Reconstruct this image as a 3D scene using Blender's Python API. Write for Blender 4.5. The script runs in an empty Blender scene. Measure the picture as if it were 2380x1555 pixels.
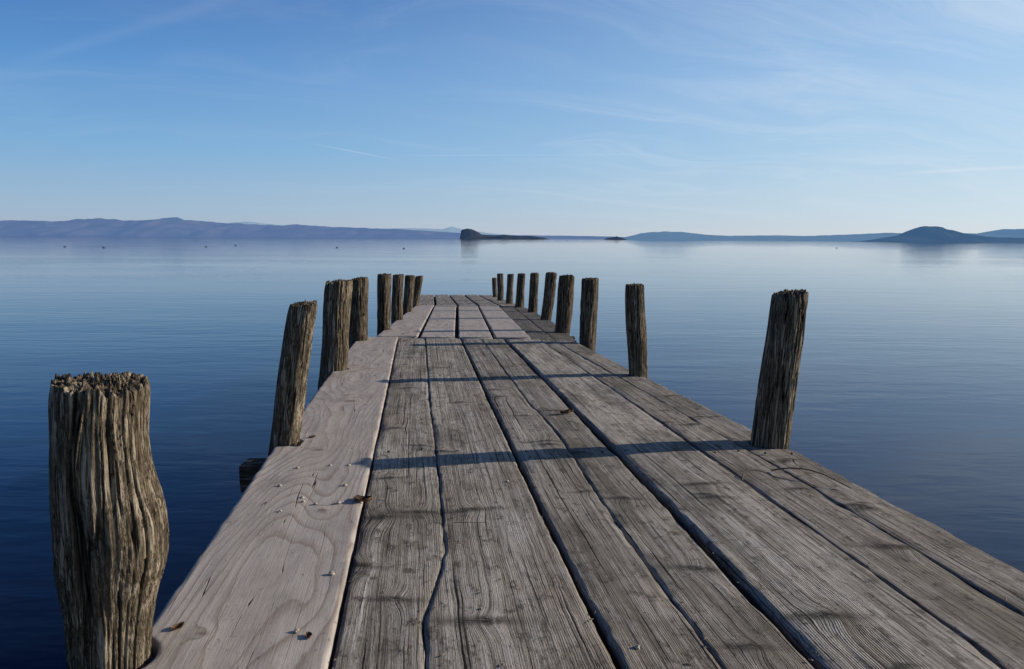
import bpy, math, random
import numpy as np
from mathutils import Matrix, Vector
random.seed(4)
np.seterr(all='ignore')
S=bpy.context.scene
COL=S.collection

# ---------------------------------------------------------------- noise
def _h(ix,iy,iz,seed):
    h=(ix.astype(np.int64)*374761393+iy.astype(np.int64)*668265263+iz.astype(np.int64)*2147483647+seed*974634777)&0xffffffff
    h=((h^(h>>13))*1274126177)&0xffffffff
    h=((h^(h>>16))*1246822519)&0xffffffff
    h=h^(h>>15)
    return (h&0xffffff)/float(0xffffff)*2-1
def vn(x,y,z=0.0,seed=0):
    x,y,z=np.broadcast_arrays(np.asarray(x,float),np.asarray(y,float),np.asarray(z,float))
    fx,fy,fz=np.floor(x),np.floor(y),np.floor(z)
    tx,ty,tz=x-fx,y-fy,z-fz
    tx=tx*tx*tx*(tx*(tx*6-15)+10);ty=ty*ty*ty*(ty*(ty*6-15)+10);tz=tz*tz*tz*(tz*(tz*6-15)+10)
    r=0
    for a in (0,1):
        for b in (0,1):
            for c in (0,1):
                w=(tx if a else 1-tx)*(ty if b else 1-ty)*(tz if c else 1-tz)
                r=r+w*_h(fx+a,fy+b,fz+c,seed)
    return r
def fbm(x,y,z=0.0,seed=0,o=4):
    r=0;a=1.;s=0
    for i in range(o):
        r=r+a*vn(np.asarray(x)*2**i,np.asarray(y)*2**i,np.asarray(z)*2**i,seed+i*17); s+=a; a*=.5
    return r/s

# ---------------------------------------------------------------- node helper
class M:
    def __init__(s,name):
        s.m=bpy.data.materials.new(name); s.m.use_nodes=True; s.nt=s.m.node_tree; s.nt.nodes.clear()
        s.out=s.nt.nodes.new('ShaderNodeOutputMaterial')
    def n(s,t,props=None,**inp):
        nd=s.nt.nodes.new(t)
        for k,v in (props or {}).items(): setattr(nd,k,v)
        for k,v in inp.items():
            key=int(k[1:]) if k[0]=='i' and k[1:].isdigit() else k.replace('_',' ')
            s.set(nd.inputs[key],v)
        return nd
    def set(s,sock,v):
        if isinstance(v,bpy.types.NodeSocket): s.nt.links.new(v,sock)
        elif isinstance(v,bpy.types.Node): s.nt.links.new(v.outputs[0],sock)
        else: sock.default_value=v
    def ma(s,op,a,b=0.0,c=None,clamp=False):
        nd=s.nt.nodes.new('ShaderNodeMath'); nd.operation=op; nd.use_clamp=clamp
        s.set(nd.inputs[0],a); s.set(nd.inputs[1],b)
        if c is not None: s.set(nd.inputs[2],c)
        return nd.outputs[0]
    def mr(s,v,a,b,c=0.0,d=1.0,smooth=False):
        nd=s.n('ShaderNodeMapRange',{'interpolation_type':'SMOOTHSTEP' if smooth else 'LINEAR'})
        s.set(nd.inputs[0],v)
        for i,q in enumerate((a,b,c,d)): nd.inputs[i+1].default_value=q
        return nd.outputs[0]
    def vec(s,x,y,z):
        nd=s.nt.nodes.new('ShaderNodeCombineXYZ')
        for i,q in enumerate((x,y,z)): s.set(nd.inputs[i],q)
        return nd.outputs[0]
    def noise(s,v,scale=1.,det=3.,rough=.5,dist=0.):
        nd=s.n('ShaderNodeTexNoise'); s.set(nd.inputs['Vector'],v)
        nd.inputs['Scale'].default_value=scale;nd.inputs['Detail'].default_value=det
        nd.inputs['Roughness'].default_value=rough;nd.inputs['Distortion'].default_value=dist
        return nd.outputs['Fac']
    def attr(s,name):
        nd=s.nt.nodes.new('ShaderNodeAttribute'); nd.attribute_name=name; return nd
    def mix(s,f,a,b,bt='MIX'):
        nd=s.nt.nodes.new('ShaderNodeMix'); nd.data_type='RGBA'; nd.blend_type=bt
        s.set(nd.inputs[0],f); s.set(nd.inputs[6],a); s.set(nd.inputs[7],b)
        return nd.outputs[2]
    def ramp(s,f,stops):
        nd=s.nt.nodes.new('ShaderNodeValToRGB'); s.set(nd.inputs[0],f); r=nd.color_ramp
        while len(r.elements)<len(stops): r.elements.new(.5)
        for e,(p,c) in zip(r.elements,stops): e.position=p; e.color=(*c,1)
        return nd.outputs[0]
    def bsdf(s,col,rough=.85,h=None,dist=.003,strength=1.,spec=.25):
        b=s.n('ShaderNodeBsdfPrincipled'); s.set(b.inputs['Base Color'],col); s.set(b.inputs['Roughness'],rough)
        b.inputs['Specular IOR Level'].default_value=spec
        if h is not None:
            bp=s.n('ShaderNodeBump'); s.set(bp.inputs['Height'],h); bp.inputs['Distance'].default_value=dist; bp.inputs['Strength'].default_value=strength
            s.nt.links.new(bp.outputs[0],b.inputs['Normal'])
        s.nt.links.new(b.outputs[0],s.out.inputs[0]); return b

def old_wood(name,tone=1.0,ringk=.5,brown=.5,sp=.0055):
    m=M(name)
    F=m.attr('field').outputs['Fac']; G=m.n('ShaderNodeSeparateXYZ',None,i0=m.attr('gx').outputs['Vector']); K=m.attr('knot').outputs['Fac']
    gx,gy,gs=G.outputs
    F=m.ma('ADD',F,m.ma('MULTIPLY',m.ma('SUBTRACT',m.noise(m.vec(m.ma('MULTIPLY',gx,24.),m.ma('MULTIPLY',gy,9.),gs),1.,5.,.62),.5),1.8))
    n1=m.noise(m.vec(m.ma('MULTIPLY',F,.33),m.ma('MULTIPLY',gy,.8),gs),1.,6.,.74)
    n2=m.noise(m.vec(m.ma('MULTIPLY',F,2.6),m.ma('MULTIPLY',gy,9.),gs),1.,3.,.65)
    n3=m.noise(m.vec(m.ma('MULTIPLY',gx,420.),m.ma('MULTIPLY',gy,190.),gs),1.,3.,.75)
    broad=m.noise(m.vec(m.ma('MULTIPLY',gx,4.),m.ma('MULTIPLY',gy,1.3),gs),1.,4.,.6)
    br2=m.noise(m.vec(m.ma('MULTIPLY',gx,6.),m.ma('MULTIPLY',gy,2.1),m.ma('ADD',gs,40.)),1.,5.,.7)
    blot=m.noise(m.vec(m.ma('MULTIPLY',gx,26.),m.ma('MULTIPLY',gy,17.),gs),1.,6.,.78)
    worn=m.noise(m.vec(m.ma('MULTIPLY',gx,14.),m.ma('MULTIPLY',gy,5.),m.ma('ADD',gs,80.)),1.,6.,.75)
    ring=m.ma('POWER',m.ma('ADD',m.ma('MULTIPLY',m.ma('SINE',m.ma('MULTIPLY',F,6.2832)),.5),.5),.6)
    ramp_amp=m.mr(broad,.40,.62,.10,1.)
    def splits(freq,wmax,gf,thr,off):
        t=m.ma('ADD',m.ma('MULTIPLY',F,freq),off)
        fl=m.ma('FLOOR',t); d=m.ma('MULTIPLY',m.ma('ABSOLUTE',m.ma('SUBTRACT',m.ma('FRACT',t),.5)),sp/freq)
        g=m.noise(m.vec(m.ma('MULTIPLY',fl,3.71),m.ma('MULTIPLY',gy,gf),m.ma('ADD',gs,off)),1.,3.,.6)
        w_=m.mr(g,thr,thr+.2,-.0003,wmax)
        return m.ma('DIVIDE',m.ma('SUBTRACT',w_,d),.00045,clamp=True)
    crack=m.ma('MAXIMUM',splits(.085,.0034,.9,.49,.3),m.ma('MAXIMUM',splits(.21,.0020,1.6,.47,4.1),m.ma('MAXIMUM',splits(.47,.0012,3.,.46,7.7),splits(.93,.0007,5.,.47,11.3))))
    v=m.ma('ADD',m.ma('MULTIPLY',n1,.60),m.ma('ADD',m.ma('MULTIPLY',n2,.20),m.ma('ADD',m.ma('MULTIPLY',n3,.18),m.ma('MULTIPLY',m.ma('MULTIPLY',ring,ramp_amp),.12*ringk))))
    t=tone
    col=m.ramp(v,[(.36,(.035*t,.027*t,.020*t)),(.45,(.175*t,.148*t,.120*t)),(.53,(.32*t,.285*t,.243*t)),(.67,(.60*t,.56*t,.505*t))])
    col=m.mix(m.mr(broad,.42,.68,0,brown),col,m.ramp(n2,[(.3,(.11*t,.078*t,.050*t)),(.7,(.29*t,.22*t,.152*t))]))
    col=m.mix(m.mr(worn,.52,.66,0,.5),col,(.44*t,.41*t,.37*t,1))
    col=m.mix(m.mr(br2,.47,.66,0,.72),col,(.088*t,.074*t,.050*t,1))
    col=m.mix(m.mr(blot,.53,.64,0,.8),col,(.050*t,.040*t,.029*t,1))
    kk=m.ma('MULTIPLY',K,m.mr(m.noise(m.vec(m.ma('MULTIPLY',gx,55.),m.ma('MULTIPLY',gy,190.),gs),1.,5.,.75),.38,.54,.1,1.2))
    kk=m.ma('MULTIPLY',kk,1.,clamp=True)
    col=m.mix(kk,col,(.026,.018,.012,1))
    col=m.mix(crack,col,(.007,.005,.004,1))
    h=m.ma('ADD',m.ma('ADD',m.ma('MULTIPLY',m.ma('MULTIPLY',ring,ramp_amp),.5*ringk),m.ma('MULTIPLY',n2,.6)),m.ma('ADD',m.ma('MULTIPLY',n1,1.2),m.ma('ADD',m.ma('MULTIPLY',blot,.8),m.ma('MULTIPLY',n3,.3))))
    h=m.ma('SUBTRACT',h,m.ma('ADD',m.ma('MULTIPLY',crack,1.8),m.ma('MULTIPLY',kk,.9)))
    m.bsdf(col,.82,h,.005,1.,.2)
    return m.m
def light_wood(name):
    m=M(name)
    F=m.attr('field').outputs['Fac']; G=m.n('ShaderNodeSeparateXYZ',None,i0=m.attr('gx').outputs['Vector']); K=m.attr('knot').outputs['Fac']
    gx,gy,gs=G.outputs
    F2=m.ma('ADD',F,m.ma('MULTIPLY',m.ma('SUBTRACT',m.noise(m.vec(m.ma('MULTIPLY',gx,40.),m.ma('MULTIPLY',gy,14.),gs),1.,3.,.6),.5),.35))
    fr=m.ma('FRACT',F2)
    line=m.ma('MULTIPLY',m.ma('POWER',fr,4.),m.mr(fr,.92,1.,1.,0.))
    n2=m.noise(m.vec(m.ma('MULTIPLY',gx,260.),m.ma('MULTIPLY',gy,9.),gs),1.,4.,.6)
    n3=m.noise(m.vec(m.ma('MULTIPLY',gx,420.),m.ma('MULTIPLY',gy,260.),gs),1.,3.,.7)
    broad=m.noise(m.vec(m.ma('MULTIPLY',gx,7.),m.ma('MULTIPLY',gy,2.),gs),1.,5.,.65)
    br2=m.noise(m.vec(m.ma('MULTIPLY',gx,11.),m.ma('MULTIPLY',gy,5.),m.ma('ADD',gs,9.)),1.,5.,.65)
    amp=m.mr(broad,.35,.6,.4,1.)
    col=m.ramp(m.ma('ADD',m.ma('MULTIPLY',n2,.35),m.ma('ADD',m.ma('MULTIPLY',broad,.4),m.ma('MULTIPLY',n3,.25))),[(.3,(.27,.222,.182)),(.5,(.40,.345,.295)),(.7,(.51,.455,.40))])
    col=m.mix(m.mr(br2,.46,.70,0,.6),col,(.23,.197,.168,1))
    col=m.mix(m.ma('MULTIPLY',m.ma('MULTIPLY',line,amp),.85),col,(.16,.10,.06,1))
    c1=m.noise(m.vec(m.ma('MULTIPLY',gx,14.),m.ma('MULTIPLY',gy,.45),m.ma('ADD',gs,3.)),1.,2.)
    crack=m.ma('MULTIPLY',m.mr(m.ma('ABSOLUTE',m.ma('SUBTRACT',c1,.5)),.001,.004,1.,0.),m.mr(broad,.48,.52))
    spk=m.noise(m.vec(m.ma('MULTIPLY',gx,90.),m.ma('MULTIPLY',gy,60.),gs),1.,4.,.6)
    col=m.mix(m.mr(spk,.62,.72,0,.6),col,(.10,.078,.06,1))
    col=m.mix(m.ma('MULTIPLY',K,.8),col,(.12,.07,.04,1))
    col=m.mix(crack,col,(.03,.022,.016,1))
    h=m.ma('SUBTRACT',m.ma('ADD',m.ma('ADD',m.ma('MULTIPLY',n2,.45),m.ma('MULTIPLY',n3,.25)),m.ma('ADD',m.ma('MULTIPLY',line,.2),m.ma('MULTIPLY',br2,.5))),m.ma('MULTIPLY',crack,1.2))
    m.bsdf(col,.75,h,.002,.8,.2)
    return m.m
def post_wood(name,tone=1.,warm=1.):
    m=M(name)
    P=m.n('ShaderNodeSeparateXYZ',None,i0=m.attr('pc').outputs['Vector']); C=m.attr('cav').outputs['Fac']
    x,y,z=P.outputs
    n1=m.noise(m.vec(m.ma('MULTIPLY',x,85.),m.ma('MULTIPLY',y,85.),m.ma('MULTIPLY',z,4.)),1.,5.,.68,.5)
    n2=m.noise(m.vec(m.ma('MULTIPLY',x,260.),m.ma('MULTIPLY',y,260.),m.ma('MULTIPLY',z,16.)),1.,3.,.6,.5)
    n4=m.noise(m.vec(m.ma('MULTIPLY',x,120.),m.ma('MULTIPLY',y,120.),m.ma('MULTIPLY',z,90.)),1.,5.,.75)
    b=m.noise(m.vec(m.ma('MULTIPLY',x,12.),m.ma('MULTIPLY',y,12.),m.ma('MULTIPLY',z,5.)),1.,4.)
    v=m.ma('ADD',m.ma('MULTIPLY',n1,.55),m.ma('ADD',m.ma('MULTIPLY',n2,.30),m.ma('MULTIPLY',n4,.15)))
    t=tone;w=warm
    col=m.ramp(v,[(.37,(.018*t,.012*t,.007*t)),(.46,(.13*t,.098*t*w,.064*t*w)),(.55,(.32*t,.26*t*w,.185*t*w)),(.68,(.54*t,.46*t*w,.355*t*w))])
    col=m.mix(m.mr(b,.42,.65,0,.5),col,(.11*t,.088*t,.060*t,1))
    fc=m.mr(m.ma('ABSOLUTE',m.ma('SUBTRACT',n1,.5)),.004,.03,1.,0.)
    col=m.mix(m.ma('MULTIPLY',fc,.6),col,(.014,.010,.006,1))
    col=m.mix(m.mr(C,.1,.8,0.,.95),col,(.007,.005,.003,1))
    h=m.ma('SUBTRACT',m.ma('ADD',m.ma('MULTIPLY',n1,1.2),m.ma('ADD',m.ma('MULTIPLY',n2,.6),m.ma('MULTIPLY',n4,.5))),m.ma('MULTIPLY',fc,.7))
    m.bsdf(col,.9,h,.007,1.,.1)
    return m.m
OLD=[old_wood('weathered_plank_wood',1.02,.45),old_wood('weathered_plank_wood_b',.92,.5,.5,.0048),old_wood('weathered_plank_wood_dark',.50,.5),old_wood('weathered_plank_ridged',.98,1.5,.4,.0058)]
LIGHT=light_wood('newer_plank_wood')
PW=post_wood('post_wood_near',1.05,1.0); PW2=post_wood('post_wood_far',.72,.98)

# ---------------------------------------------------------------- planks
def empty(name):
    e=bpy.data.objects.new(name,None); COL.objects.link(e); return e
def mkmesh(name,verts,faces,mat,parent=None,smooth=True,attrs=None):
    me=bpy.data.meshes.new(name); me.from_pydata(verts.tolist() if hasattr(verts,'tolist') else verts,[],faces)
    for k,(ty,arr) in (attrs or {}).items():
        at=me.attributes.new(k,ty,'POINT'); at.data.foreach_set('vector' if ty=='FLOAT_VECTOR' else 'value',np.ascontiguousarray(arr,dtype=np.float32).ravel())
    me.polygons.foreach_set('use_smooth',[smooth]*len(me.polygons)); me.materials.append(mat); me.update()
    o=bpy.data.objects.new(name,me); COL.objects.link(o)
    if parent: o.parent=parent
    return o
def zdeck(y):
    y=np.asarray(y,float)
    return np.where(y<7.0,-.0201*y,-.1407-.042*(y-7.0))
POSTS=[ # side, base x,y, top x,z, diameter
('L',-.795,1.36,-.762,.53,.162),('L',-.955,3.02,-.85,.53,.120),('L',-1.23,5.0,-1.17,.50,.185),('L',-1.42,6.73,-1.39,.43,.165),
('L',-1.36,7.75,-1.33,.42,.145),('L',-1.45,9.23,-1.42,.34,.145),('L',-1.57,11.0,-1.53,.24,.145),('L',-1.71,12.82,-1.62,.14,.14),
('R',1.11,3.08,1.16,.58,.146),('R',.85,4.88,.81,.50,.128),('R',.69,6.69,.70,.44,.148),('R',.54,7.85,.58,.41,.16),('R',.45,9.8,.52,.35,.15),
('R',.32,11.66,.35,.26,.145),('R',.13,13.1,.17,.18,.15),('R',-.05,14.1,-.03,.12,.135),('R',-.25,15.55,-.25,.06,.14),('R',-.41,17.5,-.43,-.13,.115)]
def notch(x,y,side):
    for s,bx,by,tx,tz,d in POSTS:
        if s!=side: continue
        r=d/2+.010; q=np.clip(r*r-(y-by)**2,0,None); inside=np.abs(y-by)<r
        if side=='L': x=np.where(inside,np.maximum(x,bx+np.sqrt(q)),x)
        else: x=np.where(inside,np.minimum(x,bx-np.sqrt(q)),x)
    return x
pier=empty('wooden_pier')
def line(pts):
    xs=[p[1] for p in pts]; vs=[p[0] for p in pts]
    def fn(y):
        r=np.interp(y,xs,vs)
        s1=(vs[-1]-vs[-2])/(xs[-1]-xs[-2])
        r=np.where(y<xs[0],vs[0]+(y-xs[0])*-.127,r); r=np.where(y>xs[-1],vs[-1]+(y-xs[-1])*s1,r)
        return r
    return fn
def plank(name,lf,rf,y0,y1,mat,kind='old',gl=.004,gr=.004,seed=1,lift=0.,T=.045,nk=6,wob=.004,nl=None,nr=None,sp=.0055,knots=None):
    rs=random.Random(seed)
    near=[y for y in np.arange(y0,min(y1,4.5),.012)]; far=list(np.arange(max(y0,4.5),y1,.03)) if y1>4.5 else []
    ys=np.array(near+far+[y1]); ys=np.unique(np.round(ys,4))
    w=float(np.mean(rf(ys)-lf(ys))); nc=max(10,int(w/(.007 if y0<5 else .015)))
    s=np.concatenate([[0,.008,.02],np.linspace(.04,.96,nc),[.98,.992,1]])
    Y,Sg=np.meshgrid(ys,s,indexing='ij')
    def wb(y,k): return wob*(vn(y*2.3,k,0,seed)+.7*vn(y*9,k,0,seed+3)+.55*vn(y*35,k,0,seed+5)+(1.6*np.clip(vn(y*5,k,0,seed+6)-.45,0,1)+1.2*np.clip(vn(y*16,k,0,seed+7)-.5,0,1) if kind=='old' else 0))
    L=lf(ys)+gl+np.abs(wb(ys,1.5)); R=rf(ys)-gr-np.abs(wb(ys,7.5))
    if nl: L=notch(L,ys,'L')
    if nr: R=notch(R,ys,'R')
    X=L[:,None]+(R-L)[:,None]*Sg
    e0=.006*vn(X*25,3,0,seed); Y=Y.copy(); Y[0]+=e0[0]; Y[-1]+=e0[-1]
    xr=X+.127*Y
    kn=np.zeros_like(X); fld=np.zeros_like(X); bump=np.zeros_like(X)
    if knots is None:
        knots=[]
        for i in range(nk):
            ky=rs.uniform(y0+.1,y1-.1) if y0>3 or i>nk*.7 else rs.uniform(1.2,4.5); t=rs.uniform(.12,.88)
            knots.append((t,ky,rs.uniform(.010,.022)))
    for t,ky,kr in knots:
        kx=float(lf(np.array([ky]))[0]*(1-t)+rf(np.array([ky]))[0]*t)+.127*ky
        sh=rs.uniform(-.25,.25)
        dx=xr-kx; dy=Y-ky+sh*dx
        g=np.exp(-(dx/(kr*1.9))**2-(dy/(kr*2.8))**2)
        fld+=g*kr*(1.05 if kind=='old' else 2.4)*(1 if rs.random()<.5 else -1)
        kn=np.maximum(kn,np.exp(-((dx/(kr*1.1))**2+(dy/(kr*.9))**2)**1.3))
        if kind=='old':
            kn=np.maximum(kn,.85*np.exp(-(dy/(kr*.8))**2-((dx+.01)/(kr*rs.uniform(2.5,5.)))**2))
        bump+=.004*np.exp(-(dx/(kr*2.2))**2-(dy/(kr*2.2))**2)
    if kind=='old':
        F=(xr+fld+.009*vn(xr*3.5,Y*.6,0,seed)+.0035*vn(xr*11,Y*1.6,0,seed+1)+.0012*vn(xr*30,Y*7,0,seed+2))/sp
    else:
        F=fld*34+ 6.5*vn(xr*3.2+.3,Y*.62,0,seed)+2.2*vn(xr*7,Y*1.7,0,seed+1)+.35*vn(xr*16,Y*5,0,seed+2)+xr*14
    Z=zdeck(Y)+lift+.003*vn(xr*4,Y*.7,0,seed+9)+.0012*vn(xr*20,Y*4,0,seed+10)+bump*(1 if kind=='old' else .3)
    ed=np.minimum(Sg,1-Sg)*w
    Z-=.005*np.exp(-(ed/.004)**2)*(1+.7*vn(Y*14,Sg*2,0,seed+12)) + (.008*np.exp(-(ed/.022)**2)*np.clip(vn(Y*6,Sg*1.5,0,seed+13),0,1) if kind=='old' else 0)
    Z[0]-=.003; Z[-1]-=.003
    ny,ns=X.shape
    zb=zdeck(ys)+lift-T
    V=np.zeros((ny,ns+2,3)); V[:,:ns,0]=X;V[:,:ns,1]=Y;V[:,:ns,2]=Z
    V[:,ns]=np.stack([X[:,-1],Y[:,-1],zb],1); V[:,ns+1]=np.stack([X[:,0],Y[:,0],zb],1)
    def ext(a,l,r): 
        o=np.zeros((ny,ns+2)); o[:,:ns]=a; o[:,ns]=r; o[:,ns+1]=l; return o
    Fe=ext(F,F[:,0]-T/sp*(1 if kind=='old' else .1),F[:,-1]+T/sp*(1 if kind=='old' else .1)); Ke=ext(kn,kn[:,0]*0,kn[:,0]*0)
    Xe=ext(xr,xr[:,0]-T,xr[:,-1]+T); Ye=ext(Y,Y[:,0],Y[:,-1])
    G=np.stack([Xe,Ye,np.full_like(Xe,seed*3.7)],-1)
    m=ns+2; idx=np.arange(ny*m).reshape(ny,m)
    a=idx[:-1];b=idx[1:]
    q=np.stack([a,np.roll(a,-1,1),np.roll(b,-1,1),b],-1).reshape(-1,4).tolist()
    q.append(list(reversed(idx[0].tolist()))) ; q.append(idx[-1].tolist())
    return mkmesh(name,V.reshape(-1,3),q,mat,pier,True,{'field':('FLOAT',Fe),'knot':('FLOAT',Ke),'gx':('FLOAT_VECTOR',G)})
y0=-1.6
LE=line([(-.777,1.537),(-.954,2.79),(-1.48,7.08)])
b1=line([(-.35,1.33),(-1.079,6.92)])
ck=line([(-.15,1.2),(-.172,1.40),(-.192,1.52),(-.182,1.68),(-.178,1.9),(-.264,2.6),(-.42,3.73),(-.804,6.76)])
b2=line([(.216,1.33),(.097,2.2),(-.47,6.77)])
c2=line([(.413,1.336),(.375,1.677),(.297,2.31),(.213,3.2),(.085,3.97),(-.28,6.77)])
b3=line([(.61,1.34),(.5,2.33),(-.06,6.79)])
b4=line([(.97,1.34),(.78,2.95),(.29,6.64)])
b5=line([(1.19,1.3),(1.02,2.7),(.42,6.65)])
RE=line([(1.345,1.55),(1.32,1.81),(1.18,3.03),(.89,4.77),(.61,6.66)])
plank('plank_newer',LE,b1,y0,7.02,LIGHT,'light',0,.004,11,.003,.045,5,.0015,nl=True,knots=[(.45,2.9,.02),(.7,2.2,.012),(.3,1.45,.012),(.55,3.9,.03),(.35,4.9,.02),(.6,6.0,.02),(.6,.3,.02)])
plank('plank_a',b1,ck,y0,6.90,OLD[0],'old',.004,.0004,21,0,nk=10,wob=.004,knots=[(.25,2.15,.026),(.7,2.2,.018),(.12,1.8,.02),(.3,2.55,.018),(.6,1.62,.016),(.3,3.3,.022),(.8,3.0,.016),(.5,4.3,.024),(.5,5.6,.025),(.15,.5,.02)])
plank('plank_b',ck,b2,y0,6.88,OLD[0],'old',.0004,.007,21,.001,nk=8,wob=.004,knots=[(.32,2.22,.022),(.35,1.52,.020),(.1,2.9,.022),(.5,3.9,.02),(.35,5.1,.02),(.7,.2,.02)])
plank('plank_c',b2,c2,y0,6.90,OLD[1],'old',.007,.0006,35,.001,nk=8,sp=.0048,wob=.005)
plank('plank_d',c2,b3,y0,6.90,OLD[1],'old',.0006,.012,35,-.002,nk=8,sp=.0048,wob=.005,knots=[(.4,2.34,.02),(.6,1.8,.018),(.5,1.42,.014),(.2,2.9,.015),(.5,3.7,.02),(.4,5.2,.02)])
plank('plank_e',b3,b4,y0,6.86,OLD[3],'old',.012,.004,47,.004,nk=5,sp=.0058)
plank('plank_f',b4,b5,y0,6.84,OLD[1],'old',.004,.002,59,-.002,nk=8,sp=.0048)
plank('plank_g',b5,RE,y0,6.86,OLD[1],'old',.002,0,61,-.006,nk=9,nr=True,wob=.007,sp=.0048)
# second section
BL=line([(-1.30,7.0),(-1.71,13.1)]);B1=line([(-.89,7.0),(-1.375,12.95)]);B2=line([(-.53,7.0),(-.97,12.95)]);B3=line([(-.175,7.0),(-.60,12.95)]);B4=line([(.18,7.0),(-.235,12.95)])
BR=line([(.62,6.8),(.53,9.39),(.24,13.03)])
def seg(pfx,lf,rf,ysp,mat,kind,seed,**k):
    for i in range(len(ysp)-1):
        plank('%s_%d'%(pfx,i),lf,rf,ysp[i]+.006,ysp[i+1]-.006,mat[i%len(mat)],kind,seed=seed+i*5,**k)
seg('plank_newer_h',BL,B1,[6.98,9.6,13.05],[LIGHT],'light',101,lift=.012,nl=True,nk=4,gr=.014,gl=0)
seg('plank_newer_j',B1,B2,[6.93,8.3,9.7,11.3,13.05],[LIGHT],'light',121,lift=.010,nk=3,gl=.014,gr=.02)
seg('plank_newer_k',B2,B3,[6.93,8.25,9.75,11.3,13.05],[LIGHT],'light',141,lift=.011,nk=3,gl=.02,gr=.014)
seg('plank_newer_m',B3,B4,[6.93,9.7,13.05],[LIGHT],'light',161,lift=.012,nk=4,gl=.014,gr=.008)
Bm=line([(.40,7.0),(.03,12.95)])
seg('plank_n',B4,Bm,[6.90,9.8,13.05],[OLD[2]],'old',181,lift=-.012,nk=4,gl=.004,gr=.004)
seg('plank_o',Bm,BR,[6.90,9.8,13.05],[OLD[2]],'old',191,lift=-.016,nk=4,gl=.004,gr=0,nr=True)
# end section
CN=[-1.76,-1.37,-.96,-.59,-.2,.235];CF=[-2.36,-2.0,-1.63,-1.24,-.87,-.5]
for j in range(5):
    seg('plank_end_%d'%j,line([(CN[j],13.1),(CF[j],18.9)]),line([(CN[j+1],13.1),(CF[j+1],18.9)]),[13.07,14.5,16.3,18.95],[OLD[0],OLD[1]],'old',201+j*20,lift=.004*(j%2),gl=.02,gr=.02,nk=2,nl=(j==0),nr=(j==4))
# beams
def box_beam(name,x0,x1,y,zt,h=.11,w=.12,seed=0):
    n=40;xs=np.linspace(x0,x1,n); prof=[(-.5,0),(-.3,.02),(.0,.03),(.3,.02),(.5,0),(.54,-.5),(.5,-1),(0,-1.03),(-.5,-1),(-.54,-.5)]
    V=[]
    for i,x in enumerate(xs):
        for k,(a,b) in enumerate(prof):
            V.append((x,y+a*w*(1+.1*float(vn(x*6,k,0,seed))),zt+b*h+.006*float(vn(x*5,k,1,seed))))
    V=np.array(V); m=len(prof); idx=np.arange(n*m).reshape(n,m); a=idx[:-1];b=idx[1:]
    q=np.stack([a,np.roll(a,-1,1),np.roll(b,-1,1),b],-1).reshape(-1,4).tolist(); q.append(idx[0].tolist()); q.append(idx[-1][::-1].tolist())
    at={'cav':('FLOAT',np.zeros(len(V))),'pc':('FLOAT_VECTOR',np.stack([V[:,1],V[:,2],V[:,0]],1))}
    return mkmesh(name,V,q,PW2,pier,False,at)
for i,(y,xa,xb) in enumerate([(-.9,-.55,1.4),(1.25,-.80,1.3),(2.92,-1.09,1.12),(4.75,-1.22,.84),(6.85,-1.42,.62),(7.72,-1.36,.66),(9.65,-1.45,.56),(11.5,-1.57,.38),(12.98,-1.7,.24),(14.2,-1.86,.08),(15.6,-2.0,-.1),(17.4,-2.2,-.3),(18.8,-2.3,-.5)]):
    box_beam('cross_beam_%d'%i,xa,xb,y,float(zdeck(y))-.055,seed=i)
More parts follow.
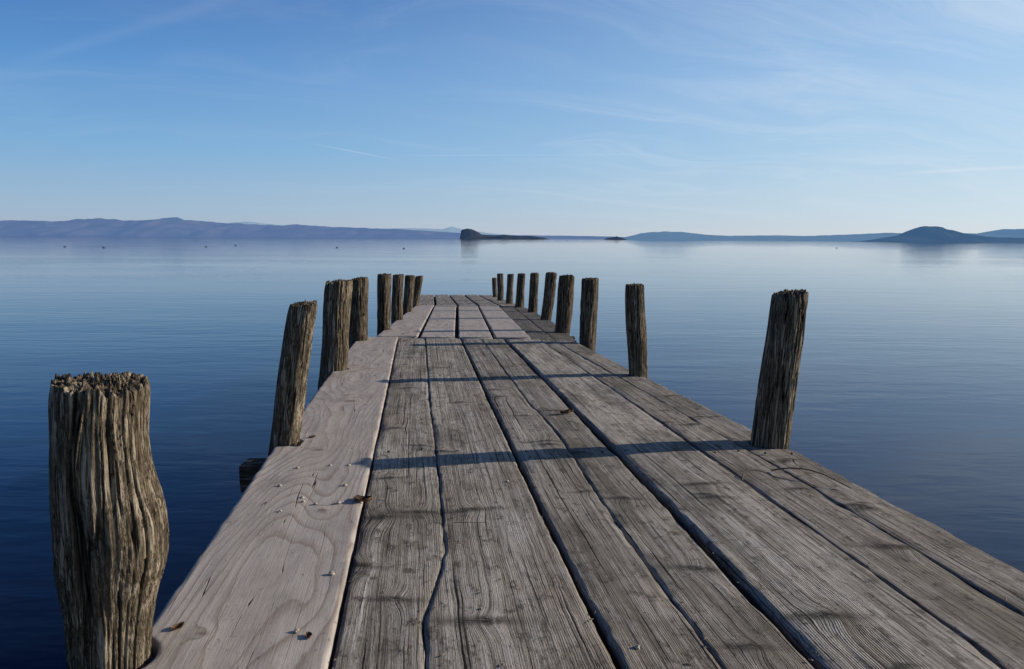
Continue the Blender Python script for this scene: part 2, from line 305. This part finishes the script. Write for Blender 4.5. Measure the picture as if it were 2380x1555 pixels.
# ---------------------------------------------------------------- posts
def post(i,side,bx,by,tx,tz,d):
    near=i in (0,1,2,8,9); nt=320 if i==0 else (180 if near else 72); nz=280 if i==0 else (140 if near else 56)
    zb=-1.75; bz=float(zdeck(by)); sd=300+i*13
    ty=by+random.uniform(-.03,.03)+(-.03 if i==8 else 0)
    th=np.linspace(0,2*np.pi,nt,endpoint=False)
    zs=np.concatenate([np.linspace(zb,bz-.12,12,endpoint=False),np.linspace(bz-.12,tz,nz)])
    Z,T=np.meshgrid(zs,th,indexing='ij')
    h=(Z-bz)/(tz-bz)
    c,s=np.cos(T),np.sin(T)
    R=np.full_like(Z,d/2)
    if i==0:
        R*=np.interp(h[:,0],[-3,-.1,.1,.35,.55,.8,1],[.9,.86,.93,1.01,1.0,.97,1.0])[:,None]
        R*=1+.46*np.exp(-((h-.47)/.22)**2)*np.clip(c,0,1)**1.3
        R*=1+.04*vn(c*1.2,s*1.2,Z*2.0,sd)+.03*vn(c*2.6,s*2.6,Z*4,sd+1)
    else:
        R*=1+.05*vn(h*1.5,0,0,sd)
        R*=1+.07*vn(c*1.2,s*1.2,Z*2.0,sd)+.035*vn(c*2.6,s*2.6,Z*4,sd+1)
    tw=.16*vn(Z*1.6,0,0,sd+2)+.05*vn(Z*5,0,0,sd+4)+(.14*vn(c*1.5,Z*8,0,sd+3) if i==0 else .05*vn(c*1.5,Z*5,0,sd+3))
    c2_,s2_=np.cos(T+tw),np.sin(T+tw)
    k=6.5
    g=np.abs(vn(c2_*k,s2_*k,Z*2.2,sd+5)); g1=np.clip(1-g/.13,0,1)
    gA=np.clip(1-np.abs(vn(c2_*2.6,s2_*2.6,Z*.8,sd+8))/.035,0,1)
    k=15
    g2=vn(c2_*k,s2_*k,Z*5,sd+6)+.5*vn(c2_*30,s2_*30,Z*10,sd+7)
    g3=np.clip(1-np.abs(vn(c2_*14,s2_*14,Z*3,sd+12))/.22,0,1)
    dep=d/2*(.09*g1+.16*gA**.8+.040*g3)
    R2=R-dep+d/2*.036*g2
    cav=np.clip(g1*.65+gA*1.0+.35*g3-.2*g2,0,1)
    edge=np.clip((h-.94)/.06,0,1)
    R2*=1-.04*edge**2*(1+vn(c*5,s*5,0,sd+9))
    f=(Z-bz)/(tz-bz)
    cx=bx+(tx-bx)*f+.006*vn(Z*3,1,0,sd); cy=by+(ty-by)*f
    X=cx+R2*c;Y=cy+R2*s
    jag=(d/2)*(.10*vn(c*3,s*3,0,sd+20)+.11*vn(c*8,s*8,0,sd+21)+.07*vn(c*18,s*18,0,sd+24)-.18*gA[-1][None,:]-.10*g1[-1][None,:])
    tilt=(d/2)*.12*(c*vn(sd,.5)+s*vn(sd,1.5))
    Zf=Z+(jag+tilt)*np.clip((h-.85)/.15,0,1)
    V=[np.stack([X,Y,Zf],-1).reshape(-1,3)]; CV=[cav.ravel()]
    nr=30 if near else 10
    for r in np.linspace(1,0,nr+1)[1:-1]:
        cc,ss=c[-1]*r,s[-1]*r
        rr=R2[-1]*r
        crk=np.clip(1-np.abs(vn(c2_[-1]*2.3+cc*.6,s2_[-1]*2.3+ss*.6,.7,sd+8))/.08,0,1)*r
        rough=(d/2)*(.10*vn(cc*6,ss*6,2,sd+21)+.11*vn(cc*14,ss*14,2,sd+22)+.09*vn(cc*30,ss*30,2,sd+23))
        zz=tz+(jag+tilt)[-1]*r**3+rough*(1-r**6)+tilt[-1]*(r-r**3)-(d/2)*.25*crk*(1-r**8)+(d/2)*.05*(1-r)
        V.append(np.stack([cx[-1]+rr*c[-1],cy[-1]+rr*s[-1],zz],-1)); CV.append(np.clip(crk*.7+.05-rough/(d/2)*3.2,0,.7))
    V.append(np.array([[cx[-1,0],cy[-1,0],tz+(d/2)*.03]])); CV.append(np.array([.3]))
    V=np.concatenate(V); CV=np.concatenate(CV)
    rows=(len(V)-1)//nt; idx=np.arange(rows*nt).reshape(rows,nt); a=idx[:-1];b=idx[1:]
    q=np.stack([a,np.roll(a,-1,1),np.roll(b,-1,1),b],-1).reshape(-1,4).tolist()
    e=len(V)-1; last=idx[-1]
    q+= [[int(last[j]),int(last[(j+1)%nt]),e] for j in range(nt)]
    pc=V.copy(); pc[:,0]-=bx;pc[:,1]-=by;pc[:,2]+=i*7.3
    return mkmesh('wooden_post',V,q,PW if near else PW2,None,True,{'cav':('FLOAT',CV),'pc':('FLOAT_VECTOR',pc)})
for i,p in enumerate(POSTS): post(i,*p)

# ---------------------------------------------------------------- water
WZ=-.95
m=M('lake_water')
geo=m.n('ShaderNodeNewGeometry'); P=m.n('ShaderNodeSeparateXYZ',None,i0=geo.outputs['Position'])
px,py,pz=P.outputs
w1=m.noise(m.vec(m.ma('MULTIPLY',px,.9),m.ma('MULTIPLY',py,2.6),0.),1.,3.,.55,.3)
w2=m.noise(m.vec(m.ma('MULTIPLY',px,.12),m.ma('MULTIPLY',py,.5),3.),1.,3.,.5)
w3=m.noise(m.vec(m.ma('MULTIPLY',px,3.),m.ma('MULTIPLY',py,9.),6.),1.,2.,.5)
calm=m.mr(m.noise(m.vec(m.ma('MULTIPLY',px,.05),m.ma('MULTIPLY',py,.12),1.),1.,3.),.35,.65,.35,1.)
hh=m.ma('MULTIPLY',m.ma('ADD',m.ma('ADD',m.ma('MULTIPLY',w1,.026),m.ma('MULTIPLY',w2,.05)),m.ma('MULTIPLY',w3,.007)),calm)
bedn=m.noise(m.vec(px,py,0.),2.6,5.,.6)
shallow=m.mr(py,1.,7.,1.,0.)
bed=m.mix(m.mr(bedn,.48,.66),(.001,.002,.006,1),(.030,.019,.009,1))
col=m.mix(m.ma('MULTIPLY',shallow,.8),(.0005,.006,.045,1),bed)
b=m.bsdf(col,.03,hh,1.,.3,.36); b.inputs['IOR'].default_value=1.333
Wd=45000
mkmesh('water',[(-Wd,-300,WZ),(Wd,-300,WZ),(Wd,Wd,WZ),(-Wd,Wd,WZ)],[[0,1,2,3]],m.m,None,False)

# ---------------------------------------------------------------- hills
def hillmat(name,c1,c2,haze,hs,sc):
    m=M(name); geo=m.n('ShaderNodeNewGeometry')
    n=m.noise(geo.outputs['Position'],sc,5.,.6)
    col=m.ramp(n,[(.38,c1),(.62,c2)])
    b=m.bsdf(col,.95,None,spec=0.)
    b.inputs['Emission Color'].default_value=(*haze,1); b.inputs['Emission Strength'].default_value=hs  # aerial haze painted into the hill material as a bluish glow
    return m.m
def hill(name,prof,D,W,mat,seed,rough=.06,n=420):
    us=np.linspace(prof[0][0],prof[-1][0],n); hp=np.interp(us,[p[0] for p in prof],[p[1] for p in prof])
    hor=554+.0055*(us-1190)
    H=np.clip(hor-hp,0,None)/1728.*(D+W)+1.0
    H*=1+rough*fbm(us/18.,0,0,seed,5)
    rows=[(-.02,-.2),(0,0.01),(.12,.12),(.3,.34),(.5,.58),(.7,.8),(.88,.95),(1,1),(1.2,.8),(1.6,.3),(2,-.05)]
    V=[]
    for t,hf in rows:
        dd=D+W*t+ (W*.25*fbm(us/60.,t*2,0,seed+4,3) if .05<t<.95 else 0*us)
        z=H*hf*(1+(.28*fbm(us/22.,t*3,0,seed+2,4) if .05<t<.95 else 0))
        z=np.minimum(z,H*(.3+.72*t) ) if .05<t<1 else z
        V.append(np.stack([(us-1190)/1728.*(D+W),dd,WZ+z],-1))
    V=np.concatenate(V); r=len(rows); idx=np.arange(r*n).reshape(r,n);a=idx[:-1];b=idx[1:]
    q=np.stack([a[:,:-1],a[:,1:],b[:,1:],b[:,:-1]],-1).reshape(-1,4).tolist()
    return mkmesh(name,V,q,mat,None,True)
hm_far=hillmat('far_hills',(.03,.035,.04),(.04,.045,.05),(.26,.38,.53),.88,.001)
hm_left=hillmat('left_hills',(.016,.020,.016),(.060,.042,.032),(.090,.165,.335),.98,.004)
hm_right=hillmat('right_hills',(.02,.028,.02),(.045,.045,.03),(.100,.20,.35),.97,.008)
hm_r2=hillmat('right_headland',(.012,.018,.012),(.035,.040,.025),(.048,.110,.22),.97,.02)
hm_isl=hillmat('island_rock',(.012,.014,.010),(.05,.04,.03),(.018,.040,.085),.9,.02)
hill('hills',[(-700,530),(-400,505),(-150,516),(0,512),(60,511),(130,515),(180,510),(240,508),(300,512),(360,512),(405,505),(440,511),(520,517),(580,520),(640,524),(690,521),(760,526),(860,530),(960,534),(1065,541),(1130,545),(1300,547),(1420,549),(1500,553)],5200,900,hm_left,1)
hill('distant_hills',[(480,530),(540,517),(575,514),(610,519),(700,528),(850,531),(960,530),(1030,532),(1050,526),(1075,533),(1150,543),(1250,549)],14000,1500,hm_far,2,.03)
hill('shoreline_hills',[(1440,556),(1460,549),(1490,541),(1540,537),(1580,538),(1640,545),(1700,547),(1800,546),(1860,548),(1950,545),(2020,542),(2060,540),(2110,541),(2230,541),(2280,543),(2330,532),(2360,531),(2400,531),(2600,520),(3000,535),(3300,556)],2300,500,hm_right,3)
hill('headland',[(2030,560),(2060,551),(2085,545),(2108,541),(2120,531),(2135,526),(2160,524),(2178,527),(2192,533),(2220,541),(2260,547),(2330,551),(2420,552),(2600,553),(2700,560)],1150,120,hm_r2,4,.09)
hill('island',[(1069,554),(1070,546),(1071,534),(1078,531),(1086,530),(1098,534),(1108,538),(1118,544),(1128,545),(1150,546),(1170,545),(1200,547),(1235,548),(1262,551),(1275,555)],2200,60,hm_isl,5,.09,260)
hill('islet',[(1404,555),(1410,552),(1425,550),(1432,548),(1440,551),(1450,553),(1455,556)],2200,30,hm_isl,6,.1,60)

# ---------------------------------------------------------------- ducks
dm=M('duck_feathers'); dm.bsdf((.03,.028,.025,1),.7)
def ell(V,Fc,c,r,ns=10,nr=7,taper=0.):
    o=len(V)
    for a in range(nr+1):
        ph=math.pi*a/nr
        for b in range(ns):
            t=2*math.pi*b/ns
            x=math.cos(ph); k=math.sin(ph)*(1-taper*x)
            V.append((c[0]+r[0]*x,c[1]+r[1]*k*math.cos(t),c[2]+r[2]*k*math.sin(t)))
    for a in range(nr):
        for b in range(ns): Fc.append([o+a*ns+b,o+a*ns+(b+1)%ns,o+(a+1)*ns+(b+1)%ns,o+(a+1)*ns+b])
def duck(x,y,ang,s):
    V=[];Fc=[]
    ell(V,Fc,(0,0,.05),(.24,.11,.10),taper=.2); ell(V,Fc,(-.24,0,.10),(.08,.05,.025)); ell(V,Fc,(.17,0,.17),(.045,.04,.12))
    ell(V,Fc,(.20,0,.29),(.065,.045,.05)); ell(V,Fc,(.29,0,.28),(.045,.022,.012)); ell(V,Fc,(-.02,.08,.09),(.17,.035,.06)); ell(V,Fc,(-.02,-.08,.09),(.17,.035,.06))
    V=np.array(V)*s; c,sn=math.cos(ang),math.sin(ang)
    W=np.stack([x+V[:,0]*c-V[:,1]*sn,y+V[:,0]*sn+V[:,1]*c,WZ+V[:,2]],1)
    mkmesh('duck',W,Fc,dm.m)
for x,y,a in [(-73,121,.2),(-62.8,114,3.0),(-53.7,130,.5),(-57.4,154,3.3),(-30.5,129,.1),(-18,123,2.8),(72,165,.2)]:
    duck(x,y,a,.72)

# ---------------------------------------------------------------- debris
sm=M('snail_shell_surface'); sn=sm.noise(sm.n('ShaderNodeNewGeometry').outputs['Position'],300.,3.); sm.bsdf(sm.ramp(sn,[(.35,(.26,.19,.13)),(.6,(.50,.43,.35))]),.6)
def shell(x,y,s,lift=.004):
    V=[];Fc=[];n=34;k=8; z0=float(zdeck(y))+lift; rot=random.uniform(0,6.28)
    for i in range(n):
        t=i/(n-1); a=t*2*math.pi*2.4; R=s*(.08+.62*t**1.4); r=s*(.10+.40*t**1.3); h=s*(.95*(1-t))
        cx,cy=math.cos(a+rot)*R,math.sin(a+rot)*R
        for j in range(k):
            b=2*math.pi*j/k
            V.append((x+cx+math.cos(a+rot)*math.cos(b)*r,y+cy+math.sin(a+rot)*math.cos(b)*r,z0+s*.4+h+math.sin(b)*r*.95))
    for i in range(n-1):
        for j in range(k): Fc.append([i*k+j,i*k+(j+1)%k,(i+1)*k+(j+1)%k,(i+1)*k+j])
    Fc.append(list(range(k))); Fc.append([(n-1)*k+j for j in range(k)])
    mkmesh('snail_shell',V,Fc,sm.m)
for x,y in [(-.79,2.64),(-.68,2.68),(-.61,2.68),(-.79,2.43),(-.68,2.31),(-.665,2.27),(-.62,2.25),(-.55,2.26),(-.71,2.18),(-.445,1.74),(-.57,2.44),(-.45,1.46)]:
    shell(x,y,random.uniform(.0055,.008))
for x,y in [(-.015,2.51),(.26,1.41)]: shell(x,y,.0065,0.)
lm=M('dry_leaf_surface'); lm.bsdf(lm.ramp(lm.noise(lm.n('ShaderNodeNewGeometry').outputs['Position'],60.,3.),[(.4,(.05,.028,.016)),(.62,(.15,.085,.045))]),.7)
def leaf(x,y,L,ang,lift=.005):
    V=[];Fc=[];n=12;k=7
    for i in range(n):
        t=i/(n-1); w=L*.32*math.sin(math.pi*min(1,t*1.02))**.8+.0005 if 0<t<.98 else .0005
        for j in range(k):
            s=(j/(k-1)-.5)*2
            lx=(t-.5)*L; ly=s*w; z=.35*L*(abs(s)**2)*.7+.25*L*(t-.5)**2+.02*L*math.sin(s*5+t*9)
            V.append((x+lx*math.cos(ang)-ly*math.sin(ang),y+lx*math.sin(ang)+ly*math.cos(ang),float(zdeck(y))+lift+z))
    for i in range(n-1):
        for j in range(k-1): Fc.append([i*k+j,i*k+j+1,(i+1)*k+j+1,(i+1)*k+j])
    mkmesh('dry_leaf',V,Fc,lm.m)
leaf(-.475,2.28,.055,.2);leaf(-.50,2.30,.035,1.4);leaf(.27,3.62,.06,.4,.004);leaf(.30,3.66,.045,1.9,.004);leaf(-.705,1.47,.03,1.);leaf(-.42,1.44,.022,2.);leaf(-.86,3.1,.03,.5);leaf(-.88,2.97,.035,2.2)
tm=M('twig_bark'); tm.bsdf((.10,.07,.045,1),.8)
def twig(name,pts,r):
    V=[];Fc=[];k=7;P=[Vector(p) for p in pts];Q=[]
    for i in range(len(P)-1):
        p0=P[max(i-1,0)];p1=P[i];p2=P[i+1];p3=P[min(i+2,len(P)-1)]
        for j in range(8):
            t=j/8; Q.append(.5*((2*p1)+(p2-p0)*t+(2*p0-5*p1+4*p2-p3)*t*t+(3*p1-p0-3*p2+p3)*t**3))
    Q.append(P[-1]); n=len(Q)
    for i,q in enumerate(Q):
        d=(Q[min(i+1,n-1)]-Q[max(i-1,0)]).normalized(); u=d.cross(Vector((0,0,1))).normalized(); v=u.cross(d); rr=r*(1-.5*i/n)
        for j in range(k):
            a=2*math.pi*j/k; w=q+u*math.cos(a)*rr+v*math.sin(a)*rr; V.append(tuple(w))
    for i in range(n-1):
        for j in range(k): Fc.append([i*k+j,i*k+(j+1)%k,(i+1)*k+(j+1)%k,(i+1)*k+j])
    mkmesh(name,V,Fc,tm.m)
zt=-.048
twig('twig',[(.82,2.53,zt),(.84,2.575,zt+.012),(.885,2.605,zt+.016),(.935,2.60,zt+.004)],.0032)
twig('twig',[(.965,2.65,zt),(1.03,2.61,zt+.022),(1.10,2.55,zt+.024),(1.17,2.45,zt+.002)],.0032)
twig('twig',[(-.17,2.10,-.037),(-.12,2.098,-.036),(-.07,2.10,-.037)],.0012)
# crumbs of bark and dirt lying on the boards
V=[];Fc=[];rc=random.Random(9)
for i in range(420):
    y=1.2+rc.random()**1.5*4.5; fs_=rc.choice([(b1,ck),(ck,b2),(b2,c2),(c2,b3),(b3,b4),(b4,b5),(b5,RE)])
    t=rc.choice([rc.uniform(.02,.1),rc.uniform(.9,.98),rc.uniform(.05,.95)])
    x=float(fs_[0](np.array([y]))[0]*(1-t)+fs_[1](np.array([y]))[0]*t); z=float(zdeck(y))+.0015
    s=rc.uniform(.0010,.0034); a0=rc.uniform(0,6.28); el_=rc.uniform(1,3.2); o=len(V)
    for k in range(6):
        a=k*math.pi/3; rx=s*el_*math.cos(a)*rc.uniform(.7,1.1); ry=s*math.sin(a)*rc.uniform(.7,1.1)
        V.append((x+rx*math.cos(a0)-ry*math.sin(a0),y+rx*math.sin(a0)+ry*math.cos(a0),z))
    V.append((x,y,z+s*rc.uniform(.6,1.1)))
    for k in range(6): Fc.append([o+k,o+(k+1)%6,o+6])
cm=M('bark_crumb_surface'); cm.bsdf(cm.ramp(cm.noise(cm.n('ShaderNodeNewGeometry').outputs['Position'],40.,2.),[(.4,(.045,.03,.02)),(.6,(.24,.19,.14))]),.9)
mkmesh('bark_crumbs',V,Fc,cm.m,None,False)
# nails
nm=M('rusty_nail'); nm.bsdf((.03,.018,.012,1),.6)
V=[];Fc=[]
for yb in (1.25,2.92,4.75,6.7):
    for lf,rf in ((LE,b1),(b1,ck),(ck,b2),(b2,c2),(c2,b3),(b3,b4),(b4,b5),(b5,RE)):
        for t in (.25,.75):
            y=yb+random.uniform(-.02,.02); x=float(lf(np.array([y]))[0]*(1-t)+rf(np.array([y]))[0]*t)+random.uniform(-.01,.01)
            z=float(zdeck(y))+(.004 if lf is LE else .002); o=len(V); k=9
            for rr,hz in ((.0055,-.004),(.0052,.0005),(.003,.0018)):
                for j in range(k): V.append((x+rr*math.cos(6.283*j/k),y+rr*math.sin(6.283*j/k),z+hz))
            for a in range(2):
                for j in range(k): Fc.append([o+a*k+j,o+a*k+(j+1)%k,o+(a+1)*k+(j+1)%k,o+(a+1)*k+j])
            Fc.append([o+2*k+j for j in range(k)])
mkmesh('nails',V,Fc,nm.m,pier)

import bmesh
for o in list(S.objects):
    if o.type=='MESH' and o.name.split('.')[0] not in ('water','hills','distant_hills','shoreline_hills','headland','island','islet','dry_leaf','bark_crumbs'):
        bm=bmesh.new(); bm.from_mesh(o.data); bmesh.ops.recalc_face_normals(bm,faces=bm.faces); bm.to_mesh(o.data); bm.free()

# ---------------------------------------------------------------- sky & sun
el=math.radians(20); az=math.radians(78.5)   # azimuth clockwise from +Y
w=bpy.data.worlds.new('World'); S.world=w; w.use_nodes=True; nt=w.node_tree; nt.nodes.clear()
W=M.__new__(M); W.nt=nt
out=nt.nodes.new('ShaderNodeOutputWorld'); bg=nt.nodes.new('ShaderNodeBackground')
sky=nt.nodes.new('ShaderNodeTexSky'); sky.sky_type='NISHITA'; sky.sun_disc=False; sky.sun_elevation=el; sky.sun_rotation=az; sky.altitude=300; sky.air_density=1.; sky.dust_density=.6; sky.ozone_density=3.
tc=nt.nodes.new('ShaderNodeTexCoord'); D=W.n('ShaderNodeSeparateXYZ',None,i0=tc.outputs['Generated'])
dx,dy,dz=D.outputs
dzc=W.ma('MAXIMUM',dz,0.)
left=W.ramp(dzc,[(0,(.40,.46,.58)),(.035,(.33,.48,.645)),(.11,(.195,.42,.70)),(.20,(.10,.29,.63)),(.30,(.036,.155,.46)),(.50,(.011,.053,.23)),(1.,(.007,.030,.13))])
right=W.ramp(dzc,[(0,(.74,.79,.83)),(.035,(.66,.79,.88)),(.11,(.53,.73,.90)),(.20,(.45,.67,.91)),(.30,(.33,.56,.87)),(.50,(.06,.19,.46)),(1.,(.007,.030,.13))])
hz=W.ma('SQRT',W.ma('MAXIMUM',W.ma('SUBTRACT',1.,W.ma('MULTIPLY',dz,dz)),.0001))
side0=W.ma('DIVIDE',dx,hz)
fs=W.ma('POWER',W.mr(side0,-.65,.68,0.,1.),1.5)
haze=W.mix(fs,left,right)
sc=W.n('ShaderNodeVectorMath',{'operation':'SCALE'}); nt.links.new(haze,sc.inputs[0]); sc.inputs['Scale'].default_value=1/.09
base=W.mix(.9,sky.outputs[0],sc.outputs[0])
zz=W.ma('ADD',dzc,.12)
u=W.ma('DIVIDE',dx,zz); v=W.ma('DIVIDE',dy,zz)
warp=W.ma('MULTIPLY',W.noise(W.vec(u,v,0.),.7,2.),1.6)
r1=W.ma('ADD',W.ma('MULTIPLY',u,.30),W.ma('MULTIPLY',v,.20)); r2=W.ma('SUBTRACT',W.ma('MULTIPLY',v,1.3),W.ma('MULTIPLY',u,.35))
c1=W.noise(W.vec(W.ma('ADD',r1,warp),W.ma('ADD',r2,warp),0.),1.1,7.,.66,.5)
cl=W.mr(c1,.42,.74,0.,1.,True)
side=W.mr(dx,-.35,.55,.16,1.)
c2n=W.noise(W.vec(W.ma('MULTIPLY',u,.5),W.ma('MULTIPLY',v,.5),9.),1.,2.)
cl=W.ma('MULTIPLY',W.ma('MULTIPLY',cl,side),W.mr(c2n,.3,.6,.3,1.))
cl=W.ma('MULTIPLY',W.ma('MULTIPLY',cl,W.mr(dz,.0,.12,.2,1.)),.52)
# thin contrails
yy=W.ma('MAXIMUM',dy,.05); q=W.ma('DIVIDE',dx,yy); zy=W.ma('DIVIDE',dz,yy)
def trail(q0,z0,q1,z1,wd,a):
    sl=(z1-z0)/(q1-q0)
    e=W.ma('SUBTRACT',zy,W.ma('ADD',W.ma('MULTIPLY',q,sl),z0-sl*q0))
    g=W.mr(W.ma('ABSOLUTE',e),0.,wd,1.,0.,True)
    g=W.ma('MULTIPLY',g,W.ma('MULTIPLY',W.mr(q,q0,q0+.06,0,1),W.mr(q,q1-.06,q1,1,0)))
    return W.ma('MULTIPLY',g,a)
tr=W.ma('ADD',trail(-.276,.125,-.140,.100,.0013,.22),W.ma('ADD',trail(-.16,.108,.20,.112,.0016,.10),trail(-.66,.22,-.33,.315,.014,.04)))
tr=W.ma('ADD',tr,trail(.50,.088,.80,.105,.004,.3))
cl=W.ma('ADD',cl,tr,clamp=True)
cc=W.mix(cl,base,(8.2,9.0,9.8,1))
nt.links.new(cc,bg.inputs[0]); bg.inputs[1].default_value=.09
nt.links.new(bg.outputs[0],out.inputs[0])
sd=bpy.data.lights.new('sun','SUN'); sd.energy=5.0; sd.angle=math.radians(.5); sd.color=(1,.91,.78)
so=bpy.data.objects.new('sun',sd); COL.objects.link(so)
dv=Vector((math.sin(az)*math.cos(el),math.cos(az)*math.cos(el),math.sin(el)))
so.rotation_euler=dv.to_track_quat('Z','Y').to_euler(); so.location=(20,5,15)
# ---------------------------------------------------------------- camera
cd=bpy.data.cameras.new('camera'); cd.lens=36*1714/2380; cd.sensor_width=36; cd.clip_start=.02; cd.clip_end=90000
co=bpy.data.objects.new('camera',cd); COL.objects.link(co)
p=math.atan(223/1714.)
co.matrix_world=Matrix.Translation((0,0,.8))@Matrix.Rotation(math.pi/2-p,4,'X')@Matrix.Rotation(.0055,4,'Z')
S.camera=co
S.view_settings.view_transform='Standard'; S.view_settings.look='None'; S.view_settings.exposure=0
